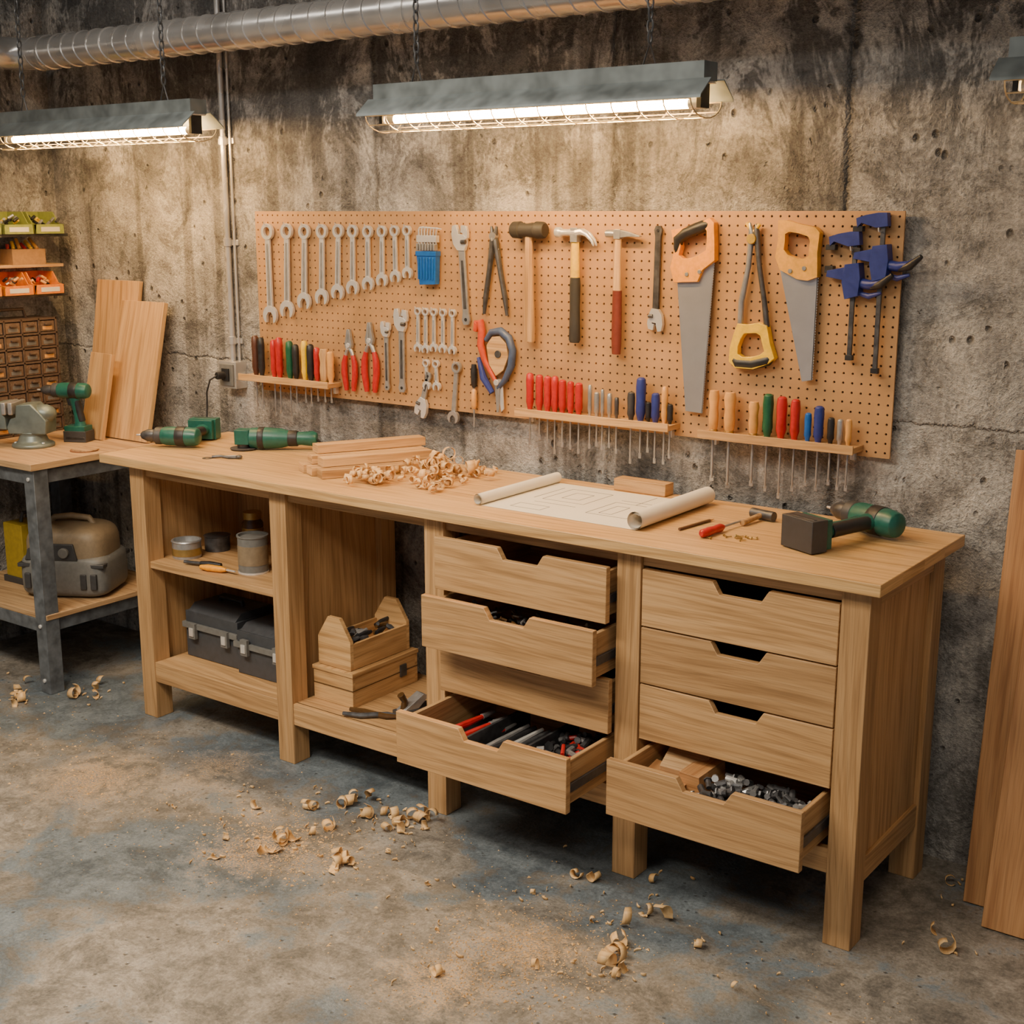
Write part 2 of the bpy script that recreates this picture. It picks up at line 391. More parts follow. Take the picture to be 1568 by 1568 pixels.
wrench(-2.681,1.268,-2.700,1.062,w=.017,mat=STEELM)
def adjustable(x0,z0,x1,z1,k=1.0,hmat=None):
    hmat=hmat or STEELM
    L=math.hypot(x1-x0,z1-z0); ang=math.degrees(math.atan2(-(x1-x0),-(z1-z0)))
    m=hang('adjustable_wrench',x0,z0,ang)
    m.prism([(-.024*k,-.002),(-.012*k,.0),(-.006*k,-.018*k),(-.006*k,-.024*k),(.010*k,-.026*k),(.018*k,-.034*k),(.017*k,-.052*k),(.010*k,-.066*k),(-.012*k,-.064*k),(-.024*k,-.048*k),(-.028*k,-.022*k)],-.014,-.001,STEEL)
    m.prism([(.004*k,-.003),(.020*k,-.006),(.024*k,-.022*k),(.022*k,-.036*k),(.010*k,-.036*k),(.008*k,-.022*k),(.001*k,-.020*k)],-.013,-.002,STEEL)
    m.cyl((.004*k,-.016,-.044*k),(.018*k,-.016,-.044*k),.0055*k,STEELD,seg=10)
    m.prism([(-.010*k,-.060*k),(.009*k,-.062*k),(.009*k,-(L-.03*k)),(.013*k,-(L-.012*k)),(.008*k,-L),(-.008*k,-L),(-.013*k,-(L-.012*k)),(-.009*k,-(L-.03*k))],-.011,-.003,hmat)
    m.prism([(-.004*k,-.09*k),(.004*k,-.09*k),(.005*k,-(L-.04*k)),(-.005*k,-(L-.04*k))],-.0118,-.011,STEELD)
    m.cyl((0,-.0125,-(L-.013*k)),(0,-.001,-(L-.013*k)),.0045*k,BLACK,seg=12)
    return m.done(.0012)
adjustable(-2.662,1.705,-2.640,1.39,1.25)
adjustable(-1.945,1.405,-1.940,1.705,1.0,STEELD)
adjustable(-2.915,1.43,-2.918,1.150,1.15)
adjustable(-2.845,1.075,-2.80,1.225,1.0)
adjustable(-2.985,1.385,-2.985,1.152,.8)
def hexset():
    m=hang('hex_key_set',-2.79,1.70)
    for i in range(7):
        x=-.036+i*.012; r=.0034-.0002*i
        m.tube([(x,-.018,-.06),(x,-.018,-.012-.002*i),(x+.003,-.018,-.006),(x+.022,-.018,-.004-.001*i)],r,STEEL,6)
    m.box((-.044,-.022,-.052),(.038,-.004,-.030),STEEL)
    for i in range(7): m.box((-.042+i*.0115,-.026,-.078),(-.035+i*.0115,-.008,-.056),STEELM)
    m.prism([(-.042,-.085),(.040,-.085),(.036,-.185),(-.030,-.188)],-.026,-.004,BLUE)
    m.box((-.043,-.029,-.095),(.042,-.003,-.080),BLUE)
    for i in range(6): m.box((-.034+i*.012,-.030,-.17),(-.029+i*.012,-.026,-.10),BLUE)
    m.done(.0015)
hexset()
def dividers():
    m=hang('pliers_dividers',-2.527,1.700)
    for s,(x,z) in ((-1,(-.040,-.272)),(1,(.050,-.274))):
        m.tube([(s*-.010,-.010,0),(s*-.006,-.010,-.022),(s*.006,-.010,-.045),(x*.45,-.010,-.13),(x*.85,-.010,-.22),(x,-.010,z)],[.004,.0085,.010,.0085,.0085,.005],STEELD,8)
    m.cyl((0,-.021,-.030),(0,-.001,-.030),.012,STEELM,seg=14)
    m.tube([(-.018,-.012,-.07),(0,-.012,-.062),(.020,-.012,-.07)],.002,STEEL,6)
    peg(m,0,-.045); m.done()
dividers()
def mallet():
    m=hang('rubber_mallet',-2.380,1.690)
    m.lathe([(.020,-.061),(.025,-.055),(.026,-.030),(.022,-.026),(.022,.026),(.026,.030),(.025,.055),(.020,.061)],RUBBER,(0,-.030,0),20,(0,math.radians(90),0))
    m.tube([(0,-.030,.026),(0,-.030,-.03),(0,-.028,-.12),(0,-.026,-.22),(0,-.024,-.30),(0,-.024,-.338)],[.013,.013,.015,.0175,.019,.017],PINE,14,squash=((0,1,0),.75))
    m.done()
mallet()
def claw():
    m=hang('claw_hammer',-2.214,1.682)
    m.lathe([(.013,-.070),(.0155,-.067),(.0155,-.052),(.010,-.046),(.010,-.022),(.013,-.012),(.013,.012)],STEEL,(0,-.024,.002),16,(0,math.radians(90),0))
    for dy in (-.008,.008):
        m.tube([(.006,-.024+dy*.4,.002),(.026,-.024+dy*.7,.004),(.046,-.024+dy,-.004),(.062,-.024+dy,-.020),(.070,-.024+dy,-.036)],[.012,.010,.0075,.0055,.003],STEEL,8)
    m.box((-.012,-.036,-.026),(.013,-.012,.016),STEELM)
    m.tube([(0,-.024,-.02),(0,-.024,-.08),(0,-.023,-.135)],[.013,.0145,.015],YELLOW,12,squash=((0,1,0),.7))
    m.tube([(0,-.023,-.130),(0,-.023,-.15),(0,-.023,-.22),(0,-.023,-.27),(0,-.023,-.315),(0,-.023,-.324)],[.016,.0175,.0165,.0175,.019,.015],RUBBER,12,squash=((0,1,0),.75))
    m.done(.001)
claw()
def peen():
    m=hang('cross_peen_hammer',-2.066,1.682)
    m.lathe([(.009,-.042),(.011,-.040),(.011,-.020),(.009,-.014),(.009,.012)],STEELM,(0,-.022,0),14,(0,math.radians(90),0))
    m.prism([(.008,.011),(.035,.006),(.075,-.006),(.075,-.009),(.035,-.008),(.008,-.012)],-.030,-.014,STEELM)
    m.box((-.011,-.032,-.015),(.011,-.012,.012),STEELM)
    m.tube([(0,-.022,.014),(0,-.022,-.03),(0,-.022,-.10),(0,-.022,-.165)],[.010,.011,.012,.0145],PINE,12,squash=((0,1,0),.7))
    m.tube([(0,-.022,-.163),(0,-.022,-.23),(0,-.022,-.31),(0,-.022,-.350)],[.015,.016,.0165,.014],plain('oxblood_handle',(.17,.035,.02),.4),12,squash=((0,1,0),.7))
    m.done(.001)
peen()
def handsaw(name,outer,inner,blade,hm,grip=None):
    m=M(name); y=PY-.006
    m.prism(blade,y-.0145,y-.013,BLADE,grain=2)
    m.ring(outer,inner,y-.026,y-.002,hm)
    (xa,za),(xb,zb)=blade[3],blade[2]
    n=int(math.hypot(xb-xa,zb-za)/.007)
    dxn=-(zb-za);dzn=(xb-xa);l=math.hypot(dxn,dzn)
    pts=[(xa,za)]
    for i in range(n):
        f=(i+.5)/n; pts.append((xa+(xb-xa)*f+dxn/l*.003,za+(zb-za)*f+dzn/l*.003)); f=(i+1)/n; pts.append((xa+(xb-xa)*f,za+(zb-za)*f))
    pts+=[(xb-.002,zb),(xa-.002,za)]
    m.prism(pts,y-.0145,y-.013,BLADE)
    if grip: m.tube([(p[0],y-.017,p[1]) for p in grip],[.009]+[.0165]*(len(grip)-2)+[.009],BLACK,10)
    cx=sum(p[0] for p in blade[:1]+blade[-1:])/2; cz=min(p[1] for p in outer)+.028
    for d in (-.02,.02): m.cyl((cx+d,y-.029,cz+d*.2),(cx+d,y-.02,cz+d*.2),.006,STEELM,seg=10)
    m.done(.003)
handsaw('hand_saw',
 [(-1.888,1.694),(-1.850,1.700),(-1.800,1.712),(-1.768,1.728),(-1.754,1.715),(-1.750,1.660),(-1.748,1.612),(-1.785,1.585),(-1.800,1.552),(-1.875,1.548),(-1.888,1.590),(-1.876,1.640)],
 [(-1.862,1.672),(-1.845,1.682),(-1.812,1.692),(-1.784,1.702),(-1.776,1.692),(-1.774,1.665),(-1.776,1.640),(-1.800,1.625),(-1.820,1.618),(-1.848,1.615),(-1.862,1.625),(-1.856,1.650)],
 [(-1.872,1.565),(-1.832,1.182),(-1.778,1.181),(-1.755,1.612)],ORANGE,
 [(-1.872,1.630),(-1.868,1.668),(-1.845,1.686),(-1.812,1.698),(-1.788,1.706),(-1.772,1.712)])
handsaw('hand_saw',
 [(-1.562,1.722),(-1.540,1.722),(-1.500,1.712),(-1.455,1.704),(-1.442,1.690),(-1.446,1.640),(-1.443,1.575),(-1.470,1.565),(-1.500,1.568),(-1.552,1.592),(-1.566,1.625),(-1.560,1.670)],
 [(-1.540,1.686),(-1.528,1.692),(-1.500,1.688),(-1.474,1.680),(-1.468,1.668),(-1.470,1.650),(-1.470,1.630),(-1.484,1.622),(-1.500,1.622),(-1.530,1.632),(-1.542,1.645),(-1.540,1.665)],
 [(-1.555,1.590),(-1.477,1.294),(-1.448,1.300),(-1.446,1.575)],TANY)
def hacksaw():
    m=M('pruning_saw'); y=PY-.018
    m.tube([(-1.652,y,1.715),(-1.645,y,1.690),(-1.650,y,1.60),(-1.668,y,1.50),(-1.668,y,1.43)],[.004,.009,.008,.009,.009],STEELM,8)
    m.tube([(-1.632,y,1.712),(-1.630,y,1.690),(-1.618,y,1.60),(-1.598,y,1.50),(-1.588,y,1.435)],[.004,.009,.0075,.008,.009],STEELD,8)
    m.cyl((-1.640,y-.014,1.672),(-1.640,y+.010,1.672),.014,plain('brass_yellow',(.55,.36,.05),.4,.5),seg=14)
    for a,b in (((-1.660,1.715),(-1.643,1.69)),((-1.622,1.712),(-1.637,1.69))): m.tube([(a[0],y,a[1]),(b[0],y,b[1])],.006,YELLOW,8)
    out=[(-1.672,1.442),(-1.645,1.440),(-1.610,1.447),(-1.583,1.440),(-1.572,1.395),(-1.556,1.352),(-1.575,1.335),(-1.620,1.318),(-1.675,1.318),(-1.695,1.335),(-1.693,1.375),(-1.682,1.415)]
    inn=[(-1.650,1.415),(-1.638,1.416),(-1.615,1.418),(-1.602,1.412),(-1.595,1.390),(-1.588,1.370),(-1.600,1.360),(-1.625,1.352),(-1.655,1.350),(-1.668,1.358),(-1.668,1.378),(-1.660,1.400)]
    m.ring(out,inn,y-.012,y+.012,YELLOW)
    m.tube([(-1.695,y,1.352),(-1.672,y,1.332),(-1.625,y,1.332),(-1.580,y,1.345),(-1.563,y,1.358)],[.008,.0165,.0165,.016,.008],BLACK,10)
    m.done(.002)
hacksaw()
def clamp(xb,zt,zb,flip=-1):
    m=M('bar_clamp'); y=PY-.0185
    m.box((xb-.006,y-.004,zb),(xb+.006,y+.004,zt),STEELD)
    s=flip
    m.prism([(xb-.012,zt+.004),(xb+.012,zt+.004),(xb+.016,zt-.03),(xb-s*-.016,zt-.034),(xb+s*.055,zt-.022),(xb+s*.066,zt-.034),(xb+s*.070,zt-.010),(xb+s*.045,zt-.002)],y-.012,y+.012,DBLUE)
    m.box((xb+s*.078 if s<0 else xb+.058,y-.010,zt-.044),(xb+s*.052 if s<0 else xb+.078,y+.010,zt-.030),BLACK)
    zj=zt-.115
    m.prism([(xb-.020,zj+.035),(xb+.018,zj+.04),(xb+.024,zj),(xb+.020,zj-.045),(xb-.016,zj-.055),(xb-.026,zj-.01)],y-.018,y+.018,DBLUE)
    m.prism([(xb+s*.01,zj+.030),(xb+s*.070,zj+.018),(xb+s*.072,zj+.002),(xb+s*.012,zj-.008)],y-.012,y+.012,DBLUE)
    m.box((min(xb+s*.078,xb+s*.055),y-.010,zj+.012),(max(xb+s*.078,xb+s*.055),y+.010,zj+.030),BLACK)
    m.tube([(xb+.015,y,zj-.012),(xb+.045,y-.004,zj-.016),(xb+.078,y-.010,zj-.012),(xb+.108,y-.016,zj+.008)],[.014,.013,.012,.006],DBLUE,10)
    m.tube([(xb+.050,y-.006,zj-.022),(xb+.080,y-.016,zj-.014),(xb+.112,y-.022,zj+.012)],[.008,.011,.006],BLACK,10)
    m.tube([(xb+.012,y,zj-.038),(xb+.045,y-.002,zj-.046),(xb+.078,y-.004,zj-.036)],[.006,.008,.004],DBLUE,8)
    m.box((xb-.010,y-.007,zb),(xb+.010,y+.007,zb+.014),BLACK)
    m.tube([(xb-.004,PY-.001,zt-.045),(xb-.004,y-.020,zt-.043),(xb-.004,y-.024,zt-.034)],.0022,STEEL,6)
    m.done(.002)
clamp(-1.347,1.690,1.360); clamp(-1.275,1.738,1.330)
def pliers(x,zt,zb,hm,k=1.0,jaw=None):
    m=hang('pliers',x,zt); L=zt-zb; jm=jaw or STEELM
    for s in (-1,1):
        m.prism([(s*.0008,0),(s*.006*k,-.001),(s*.011*k,-L*.16),(s*.016*k,-L*.24),(s*.013*k,-L*.31),(s*.0006,-L*.31)],-.016,-.004,jm)
        m.tube([(-s*.003*k,-.010,-L*.27),(s*.010*k,-.010,-L*.36),(s*.020*k,-.010,-L*.48)],[.007*k,.007*k,.006*k],jm,8)
        m.tube([(s*.016*k,-.010,-L*.42),(s*.023*k,-.010,-L*.55),(s*.024*k,-.010,-L*.72),(s*.018*k,-.010,-L*.90),(s*.016*k,-.010,-L)],[.007*k,.010*k,.0105*k,.0095*k,.007*k],hm,10)
    m.cyl((0,-.019,-L*.26),(0,-.002,-L*.26),.008*k,STEEL,seg=14)
    peg(m,0,-L*.34); m.done(.001)
pliers(-3.155,1.350,1.137,RED,1.05); pliers(-3.058,1.378,1.140,RED,1.15)
def snips():
    m=M('tin_snips'); y=PY-.018
    m.tube([(-2.600,y,1.372),(-2.592,y,1.400),(-2.580,y,1.405),(-2.574,y,1.375),(-2.578,y,1.33),(-2.562,y,1.28),(-2.530,y,1.235),(-2.512,y,1.205)],[.008,.012,.012,.0125,.0125,.010,.008,.006],plain('orange_red',(.60,.07,.02),.4),10)
    pts=[(-2.558,y,1.345),(-2.535,y,1.372),(-2.500,y,1.378),(-2.468,y,1.358),(-2.452,y,1.320),(-2.458,y,1.270),(-2.482,y,1.225),(-2.510,y,1.195)]
    m.tube(pts,[.008,.011,.013,.013,.012,.012,.010,.007],plain('slate_blue',(.06,.09,.17),.4),10)
    m.tube([(-2.585,y-.004,1.29),(-2.565,y-.004,1.225),(-2.53,y-.004,1.18)],[.006,.012,.009],DBLUE,8)
    m.prism([(-2.552,1.330),(-2.530,1.358),(-2.500,1.362),(-2.474,1.340),(-2.466,1.30),(-2.485,1.255),(-2.515,1.235),(-2.542,1.27)],y-.006,y+.006,PINE)
    m.cyl((-2.51,y-.012,1.215),(-2.51,y+.012,1.215),.010,STEEL,seg=14)
    m.cyl((-2.505,y-.010,1.305),(-2.505,y+.007,1.305),.012,STEELD,seg=14)
    m.prism([(-2.520,1.215),(-2.500,1.210),(-2.503,1.12),(-2.512,1.118)],y-.006,y-.001,STEELM)
    m.prism([(-2.515,1.212),(-2.492,1.205),(-2.488,1.13),(-2.498,1.12)],y,y+.005,STEEL)
    m.done(.001)
snips()
def driver(m,x,y,zs,ztop,tip,hm,r=.010,sr=.003,kind='driver'):
    h=ztop-zs
    if kind=='chisel':
        m.lathe([(.008,0),(r*.9,.01),(r*1.05,h*.35),(r*.9,h*.6),(r*1.15,h*.85),(r*.9,h)],hm,(x,y,zs+.002),14)
        m.lathe([(r*.8,0),(r*.95,.012)],BRASS,(x,y,zs-.004),12)
    else:
        m.lathe([(r*.55,0),(r*.7,.01),(r,h*.22),(r*.92,h*.45),(r*1.02,h*.78),(r*.88,h*.96),(r*.5,h)],hm,(x,y,zs+.001),10)
    m.cyl((x,y,tip),(x,y,zs+.01),sr,STEELM,seg=8)
    m.box((x-sr*1.5,y-.001,tip-.01),(x+sr*1.5,y+.001,tip+.006),STEELM)
def rack(name,x0,x1,z,tools):
    m=M(name)
    m.box((x0,3.302,z-.014),(x1,PY,z+.002),PINE,grain=0); m.box((x0,3.297,z-.016),(x1,3.303,z+.008),PINE,grain=0)
    for xx in (x0+.02,x1-.03): m.box((xx,3.355,z-.04),(xx+.012,PY,z-.014),STEEL)
    for t in tools: driver(m,t[0],3.336,z,*t[1:])
    return m.done(.001)
rack('screwdriver_rack',-3.655,-3.205,1.160,[
 (-3.600,1.305,1.04,plain('walnut_handle',(.09,.035,.02),.4),.014),(-3.570,1.30,1.05,BLACK,.013),(-3.505,1.295,1.03,RED,.013),(-3.477,1.305,1.03,RED,.014),
 (-3.425,1.295,1.02,GREEN,.014),(-3.395,1.285,1.07,BLACK,.013),(-3.350,1.300,1.09,YELLOW,.013),(-3.322,1.29,1.08,BLACK,.014),(-3.29,1.28,1.10,RED,.012),(-3.255,1.275,1.10,PINE,.016,.003,'chisel'),(-3.225,1.27,1.10,AMBER,.013)])
rack('screwdriver_rack',-2.405,-1.858,1.140,[
 (-2.372,1.255,1.04,RED,.0125),(-2.336,1.252,1.06,RED,.0125),(-2.305,1.250,1.05,RED,.0125),(-2.278,1.252,1.02,RED,.012),(-2.250,1.243,1.045,RED,.0125),(-2.220,1.240,1.04,RED,.0115),(-2.190,1.238,1.03,RED,.0125),
 (-2.150,1.235,1.05,STEELM,.007),(-2.125,1.215,1.06,STEELM,.009),(-2.105,1.225,1.05,STEELM,.006),(-2.080,1.215,1.06,STEELM,.008),(-2.055,1.205,1.045,STEELD,.007),
 (-2.005,1.225,1.02,DGREY,.012),(-1.972,1.270,1.04,DBLUE,.015),(-1.946,1.20,1.06,BLACK,.009),(-1.922,1.228,1.03,DBLUE,.013),(-1.892,1.250,1.03,AMBER,.010),(-1.873,1.20,1.05,BLACK,.009)])
rack('chisel_rack',-1.762,-1.300,1.133,[
 (-1.732,1.250,1.00,AMBER,.0135,.0045,'chisel'),(-1.682,1.248,.985,AMBER,.0155,.0045,'chisel'),(-1.608,1.228,1.00,AMBER,.0135,.004,'chisel'),
 (-1.565,1.254,.99,GREEN,.015,.003),(-1.524,1.250,.975,RED,.015,.003),(-1.484,1.246,1.00,RED,.0135,.003),(-1.446,1.212,1.02,BLUE,.010),(-1.415,1.233,1.01,DBLUE,.014),
 (-1.380,1.205,1.03,BLACK,.010),(-1.354,1.203,1.02,STEELM,.009),(-1.330,1.205,1.02,AMBER,.009)])
def singledriver():
    m=M('screwdriver'); m.lathe([(.006,0),(.010,.012),(.011,.05),(.008,.075)],BLACK,(-2.610,PY-.014,1.19),12)
    m.cyl((-2.610,PY-.014,1.06),(-2.610,PY-.014,1.195),.003,STEELM,seg=8); m.lathe([(.004,0),(.010,.01),(.009,.06),(.005,.065)],AMBER,(-2.610,PY-.014,1.12),12); m.done()
singledriver()
# ---------------------------------------------------------------- workbench
LEGX=[-3.635,-2.955,-2.325,-1.68,-1.075]
def drawer(m,x0,x1,zt,yf,h=.150,depth=.44):
    c=(x0+x1)/2+.01; nh=.075; nb=.055; nd=.032
    pts=[(x0,zt-h),(x1,zt-h),(x1,zt),(c+nh,zt),(c+nb,zt-nd),(c-nb,zt-nd),(c-nh,zt),(x0,zt)]
    m.prism(pts,yf,yf+.02,OAK,axis=1,grain=0)
    zs=zt-.018; zb=zt-h+.012; yb=yf+depth; s=.012
    m.box((x0+.014,yf+.02,zb),(x0+.014+s,yb,zs),OAK); m.box((x1-.014-s,yf+.02,zb),(x1-.014,yb,zs),OAK)
    m.box((x0+.026,yb-s,zb),(x1-.026,yb,zs),OAK); m.box((x0+.026,yf+.02,zb),(x1-.026,yb-s,zb+.008),OAK,grain=0)
    for xx in (x0+.006,x1-.013): m.box((xx,yf+.03,zb+.035),(xx+.007,yb,zb+.060),STEELD)
def bench():
    m=M('workbench')
    ys=[2.76,2.90,3.045,3.19,3.345]
    for a,b_ in zip(ys,ys[1:]): m.box((-3.776,a,.905),(-1.005,b_,.935),OAKTOP,grain=0)
    for x in LEGX:
        m.box((x-.035,2.80,0),(x+.035,2.87,.905),OAK); m.box((x-.035,3.24,0),(x+.035,3.31,.905),OAK)
    for a,b_ in zip(LEGX,LEGX[1:]):
        m.box((a+.035,2.812,.868),(b_-.035,2.832,.905),OAK); m.box((a+.035,3.27,.84),(b_-.035,3.29,.905),OAK)
    for i,x in enumerate(LEGX):
        xx=x+(.012 if i==4 else 0)
        m.box((xx-.009,2.87,.15),(xx+.009,3.24,.905),OAK,grain=2)
    m.box((-1.105,2.87,.15),(-1.045,3.24,.215),OAK); m.box((-1.105,2.87,.855),(-1.045,3.24,.905),OAK)
    for i in (0,1):
        a=LEGX[i]+.035;b_=LEGX[i+1]-.035
        m.box((a,2.815,.187),(b_,3.24,.207),OAK,grain=0)
        m.box((a,2.803,.135),(b_,2.823,.207),OAK)
        m.box((a-.025,3.24,.15),(b_+.025,3.262,.207),OAK,grain=0)
    a=LEGX[0]+.035;b_=LEGX[1]-.035
    m.box((a-.026,2.81,.546),(b_+.02,3.24,.570),OAK,grain=0)
    m.box((a,3.24,.207),(b_-.0,3.25,.86),OAK,grain=2)
    for i in (2,3):
        a=LEGX[i]+.035;b_=LEGX[i+1]-.035
        m.box((a,2.83,.17),(b_,2.85,.235),OAK); m.box((a,2.85,.19),(b_,3.24,.205),OAK,grain=0)
        m.box((a,3.24,.19),(b_,3.25,.88),OAK,grain=2)
        for zt in (.861,.707,.553): m.box((a,2.86,zt-.153),(b_,2.88,zt-.149),OAK)
    xa,xb=LEGX[2]+.039,LEGX[3]-.039
    for zt,yf in ((.861,2.755),(.707,2.695),(.553,2.775),(.400,2.58)): drawer(m,xa,xb,zt,yf)
    xa,xb=LEGX[3]+.039,LEGX[4]-.039
    for zt,yf in ((.861,2.802),(.707,2.802),(.553,2.802),(.400,2.645)): drawer(m,xa,xb,zt,yf)
    m.done(.0018)
bench()
def side_table():
    m=M('metal_side_table')
    x0,x1,y0,y1=-4.81,-4.09,2.70,3.33
    m.box((x0,y0,.845),(x1,y1,.87),PLY,grain=0)
    for x in (x0+.01,x1-.07):
        for y in (y0+.015,y1-.075): m.box((x,y,0),(x+.06,y+.06,.845),GREYP)
    for z in (.79,.235):
        m.box((x0+.07,y0+.02,z),(x1-.07,y0+.06,z+.05),GREYP); m.box((x0+.07,y1-.06,z),(x1-.07,y1-.02,z+.05),GREYP)
        for x in (x0+.02,x1-.06): m.box((x,y0+.075,z),(x+.04,y1-.075,z+.05),GREYP)
    m.box((x0+.02,y0+.02,.285),(x1-.005,y1-.02,.305),PLY,grain=0)
    for z in (.26,.81,.05): m.cyl((x1-.04,y0+.009,z),(x1-.04,y0+.017,z),.008,STEEL,seg=8)
    m.done(.002)
side_table()
# ---------------------------------------------------------------- power tools
def frame(d,up):
    X=Vector(d).normalized(); Yv=Vector(up).normalized(); Z=X.cross(Yv).normalized(); Yv=Z.cross(X)
    return Matrix((X,Yv,Z)).transposed()
def drill(name,loc,mtx,sc=1.0,body=TEAL,batt=DGREY,ext=0.0):
    m=M(name); m.at(loc,mtx=mtx,sc=sc); e=-ext
    rx=(0,math.radians(90),0)
    m.lathe([(.020,-.092),(.029,-.086),(.033,-.07),(.034,-.02),(.033,.03),(.029,.045)],body,(0,0,0),20,rx)
    m.lathe([(.0345,-.045),(.0355,-.042),(.0355,-.012),(.0345,-.010)],BLACK,(0,0,0),20,rx)
    m.lathe([(.029,.044),(.031,.05),(.031,.068),(.027,.072)],DGREY,(0,0,0),20,rx)
    m.lathe([(.021,.070),(.022,.075),(.022,.100),(.013,.122),(.006,.128)],STEELD,(0,0,0),16,rx)
    m.cyl((.12,0,0),(.145,0,0),.0035,STEEL,seg=8)
    m.tube([(-.022,0,-.015),(-.026,0,-.05),(-.034,0,-.09+e*.5),(-.040,0,-.130+e),(-.040,0,-.150+e)],[.027,.0215,.020,.022,.028],body,14,squash=((0,1,0),.80))
    m.tube([(-.030,0,-.04),(-.040,0,-.085+e*.5),(-.049,0,-.128+e)],[.017,.0165,.017],BLACK,12)
    m.prism([(.000,-.030),(.012,-.034),(.004,-.062),(-.010,-.064)],-.008,.008,BLACK)
    m.box((-.076,-.034,-.168+e),(.016,.034,-.146+e),body)
    m.box((-.082,-.037,-.212+e),(.020,.037,-.166+e),batt)
    m.box((-.074,-.038,-.200+e),(.010,.038,-.190+e),BLACK)
    return m.done(.004)
drill('cordless_drill',(-1.205,3.20,.978),frame((-.914,.406,0),(0,0,1)),1.08,ext=.045)
drill('cordless_drill',(-3.665,3.00,.975),frame((-.90,-.43,0),(0,0,1)) @ Matrix.Rotation(math.radians(180),3,'X'),1.0,batt=TEAL)
drill('cordless_drill',(-4.40,3.10,.87+.198),Matrix.Rotation(math.radians(205),3,'Z'),.93)
def grinder():
    m=M('angle_grinder'); m.at((-3.35,3.17,.976),mtx=Matrix.Rotation(math.radians(32),3,'Z'))
    rx=(0,math.radians(90),0)
    m.lathe([(.026,-.085),(.036,-.078),(.038,-.02),(.034,.03),(.026,.06),(.023,.10),(.027,.14),(.020,.155)],TEAL,(0,0,0),20,rx)
    m.lathe([(.0385,-.050),(.0395,-.048),(.0395,-.030),(.0385,-.028)],BLACK,(0,0,0),20,rx)
    m.lathe([(.0275,.055),(.0285,.058),(.0275,.085),(.0265,.088)],BLACK,(0,0,0),20,rx)
    m.box((-.130,-.030,-.020),(-.080,.030,.030),TEAL)
    m.lathe([(.022,-.034),(.024,-.022),(.024,-.015)],STEELD,(-.105,0,0),16)
    m.lathe([(.048,-.038),(.048,-.034)],plain('abrasive_disc',(.06,.05,.045),.9),(-.105,0,0),28)
    m.tube([(.150,0,0),(.178,.01,-.025),(.19,.03,-.034)],.004,BLACK,8)
    m.done(.003)
grinder()
def vise():
    m=M('bench_vise'); m.at((-4.42,2.94,.87),mtx=Matrix.Rotation(math.radians(-150),3,'Z'),sc=1.05)
    m.lathe([(.075,0),(.075,.012),(.055,.02),(.045,.045),(.050,.055)],VISE,(0,0,0),24)
    m.prism([(-.07,.05),(.07,.05),(.075,.075),(.06,.105),(.04,.11),(.035,.155),(-.02,.16),(-.05,.13),(-.075,.10)],-.045,.045,VISE)
    m.box((.045,-.055,.12),(.062,.055,.165),STEELM); m.box((.070,-.055,.12),(.087,.055,.165),STEELM)
    m.prism([(.087,.165),(.125,.160),(.140,.12),(.150,.07),(.075,.065),(.080,.11),(.087,.12)],-.045,.045,VISE)
    m.cyl((.14,0,.095),(.21,0,.095),.014,STEEL,seg=14); m.cyl((.20,-.075,.095),(.20,.075,.095),.006,STEEL,seg=10)
    for yy in (-.077,.077): m.ell((.20,yy,.095),(.010,.010,.010),STEEL)
    m.ell((-.045,0,.12),(.05,.042,.035),VISE)
    for a in range(3): m.cyl((.06*math.cos(a*2.1+.5),.06*math.sin(a*2.1+.5),.012),(.06*math.cos(a*2.1+.5),.06*math.sin(a*2.1+.5),.020),.008,STEEL,seg=6)
    m.done(.004)
vise()
def vac():
    m=M('shop_vacuum'); m.at((-4.30,3.0,.3055),mtx=Matrix.Rotation(math.radians(30),3,'Z'))
    m.ell((0,0,.085),(.175,.135,.085),MGREY,power=.35,seg=36,rings=16)
    m.ell((0,0,.165),(.160,.126,.110),CREAM,power=.5,seg=36,rings=16)
    m.box((-.170,-.131,.122),(.170,.131,.138),DGREY)
    m.tube([(-.09,0,.26),(-.07,0,.290),(0,0,.298),(.07,0,.290),(.09,0,.26)],.012,CREAM,10)
    m.prism([(-.05,.15),(.07,.15),(.055,.215),(-.035,.215)],-.132,-.115,DGREY)
    m.prism([(-.14,.15),(-.10,.15),(-.10,.20),(-.125,.195)],-.130,-.105,DGREY)
    m.cyl((.02,-.145,.182),(.02,-.12,.182),.020,MGREY,seg=16)
    for xx in (-.13,-.09,.09,.13): m.box((xx-.012,-.140,.04),(xx+.012,-.125,.10),DGREY)
    m.done(.003)
    m=M('yellow_case'); m.box((-4.64,2.92,.309),(-4.52,3.10,.545),plain('case_yellow',(.36,.25,.02),.5)); m.box((-4.65,2.91,.3055),(-4.51,3.11,.33),DGREY)
    m.tube([(-4.58,2.96,.545),(-4.58,2.97,.58),(-4.58,3.05,.58),(-4.58,3.06,.545)],.008,DGREY,8); m.done(.012,segs=3)
vac()
m=M('sanding_disc'); m.lathe([(.05,0),(.05,.004)],plain('sandpaper',(.26,.11,.045),.9),(-4.18,2.99,.87),24); m.lathe([(.048,0),(.048,.004)],PLY,(-4.175,2.995,.874),24); m.done()
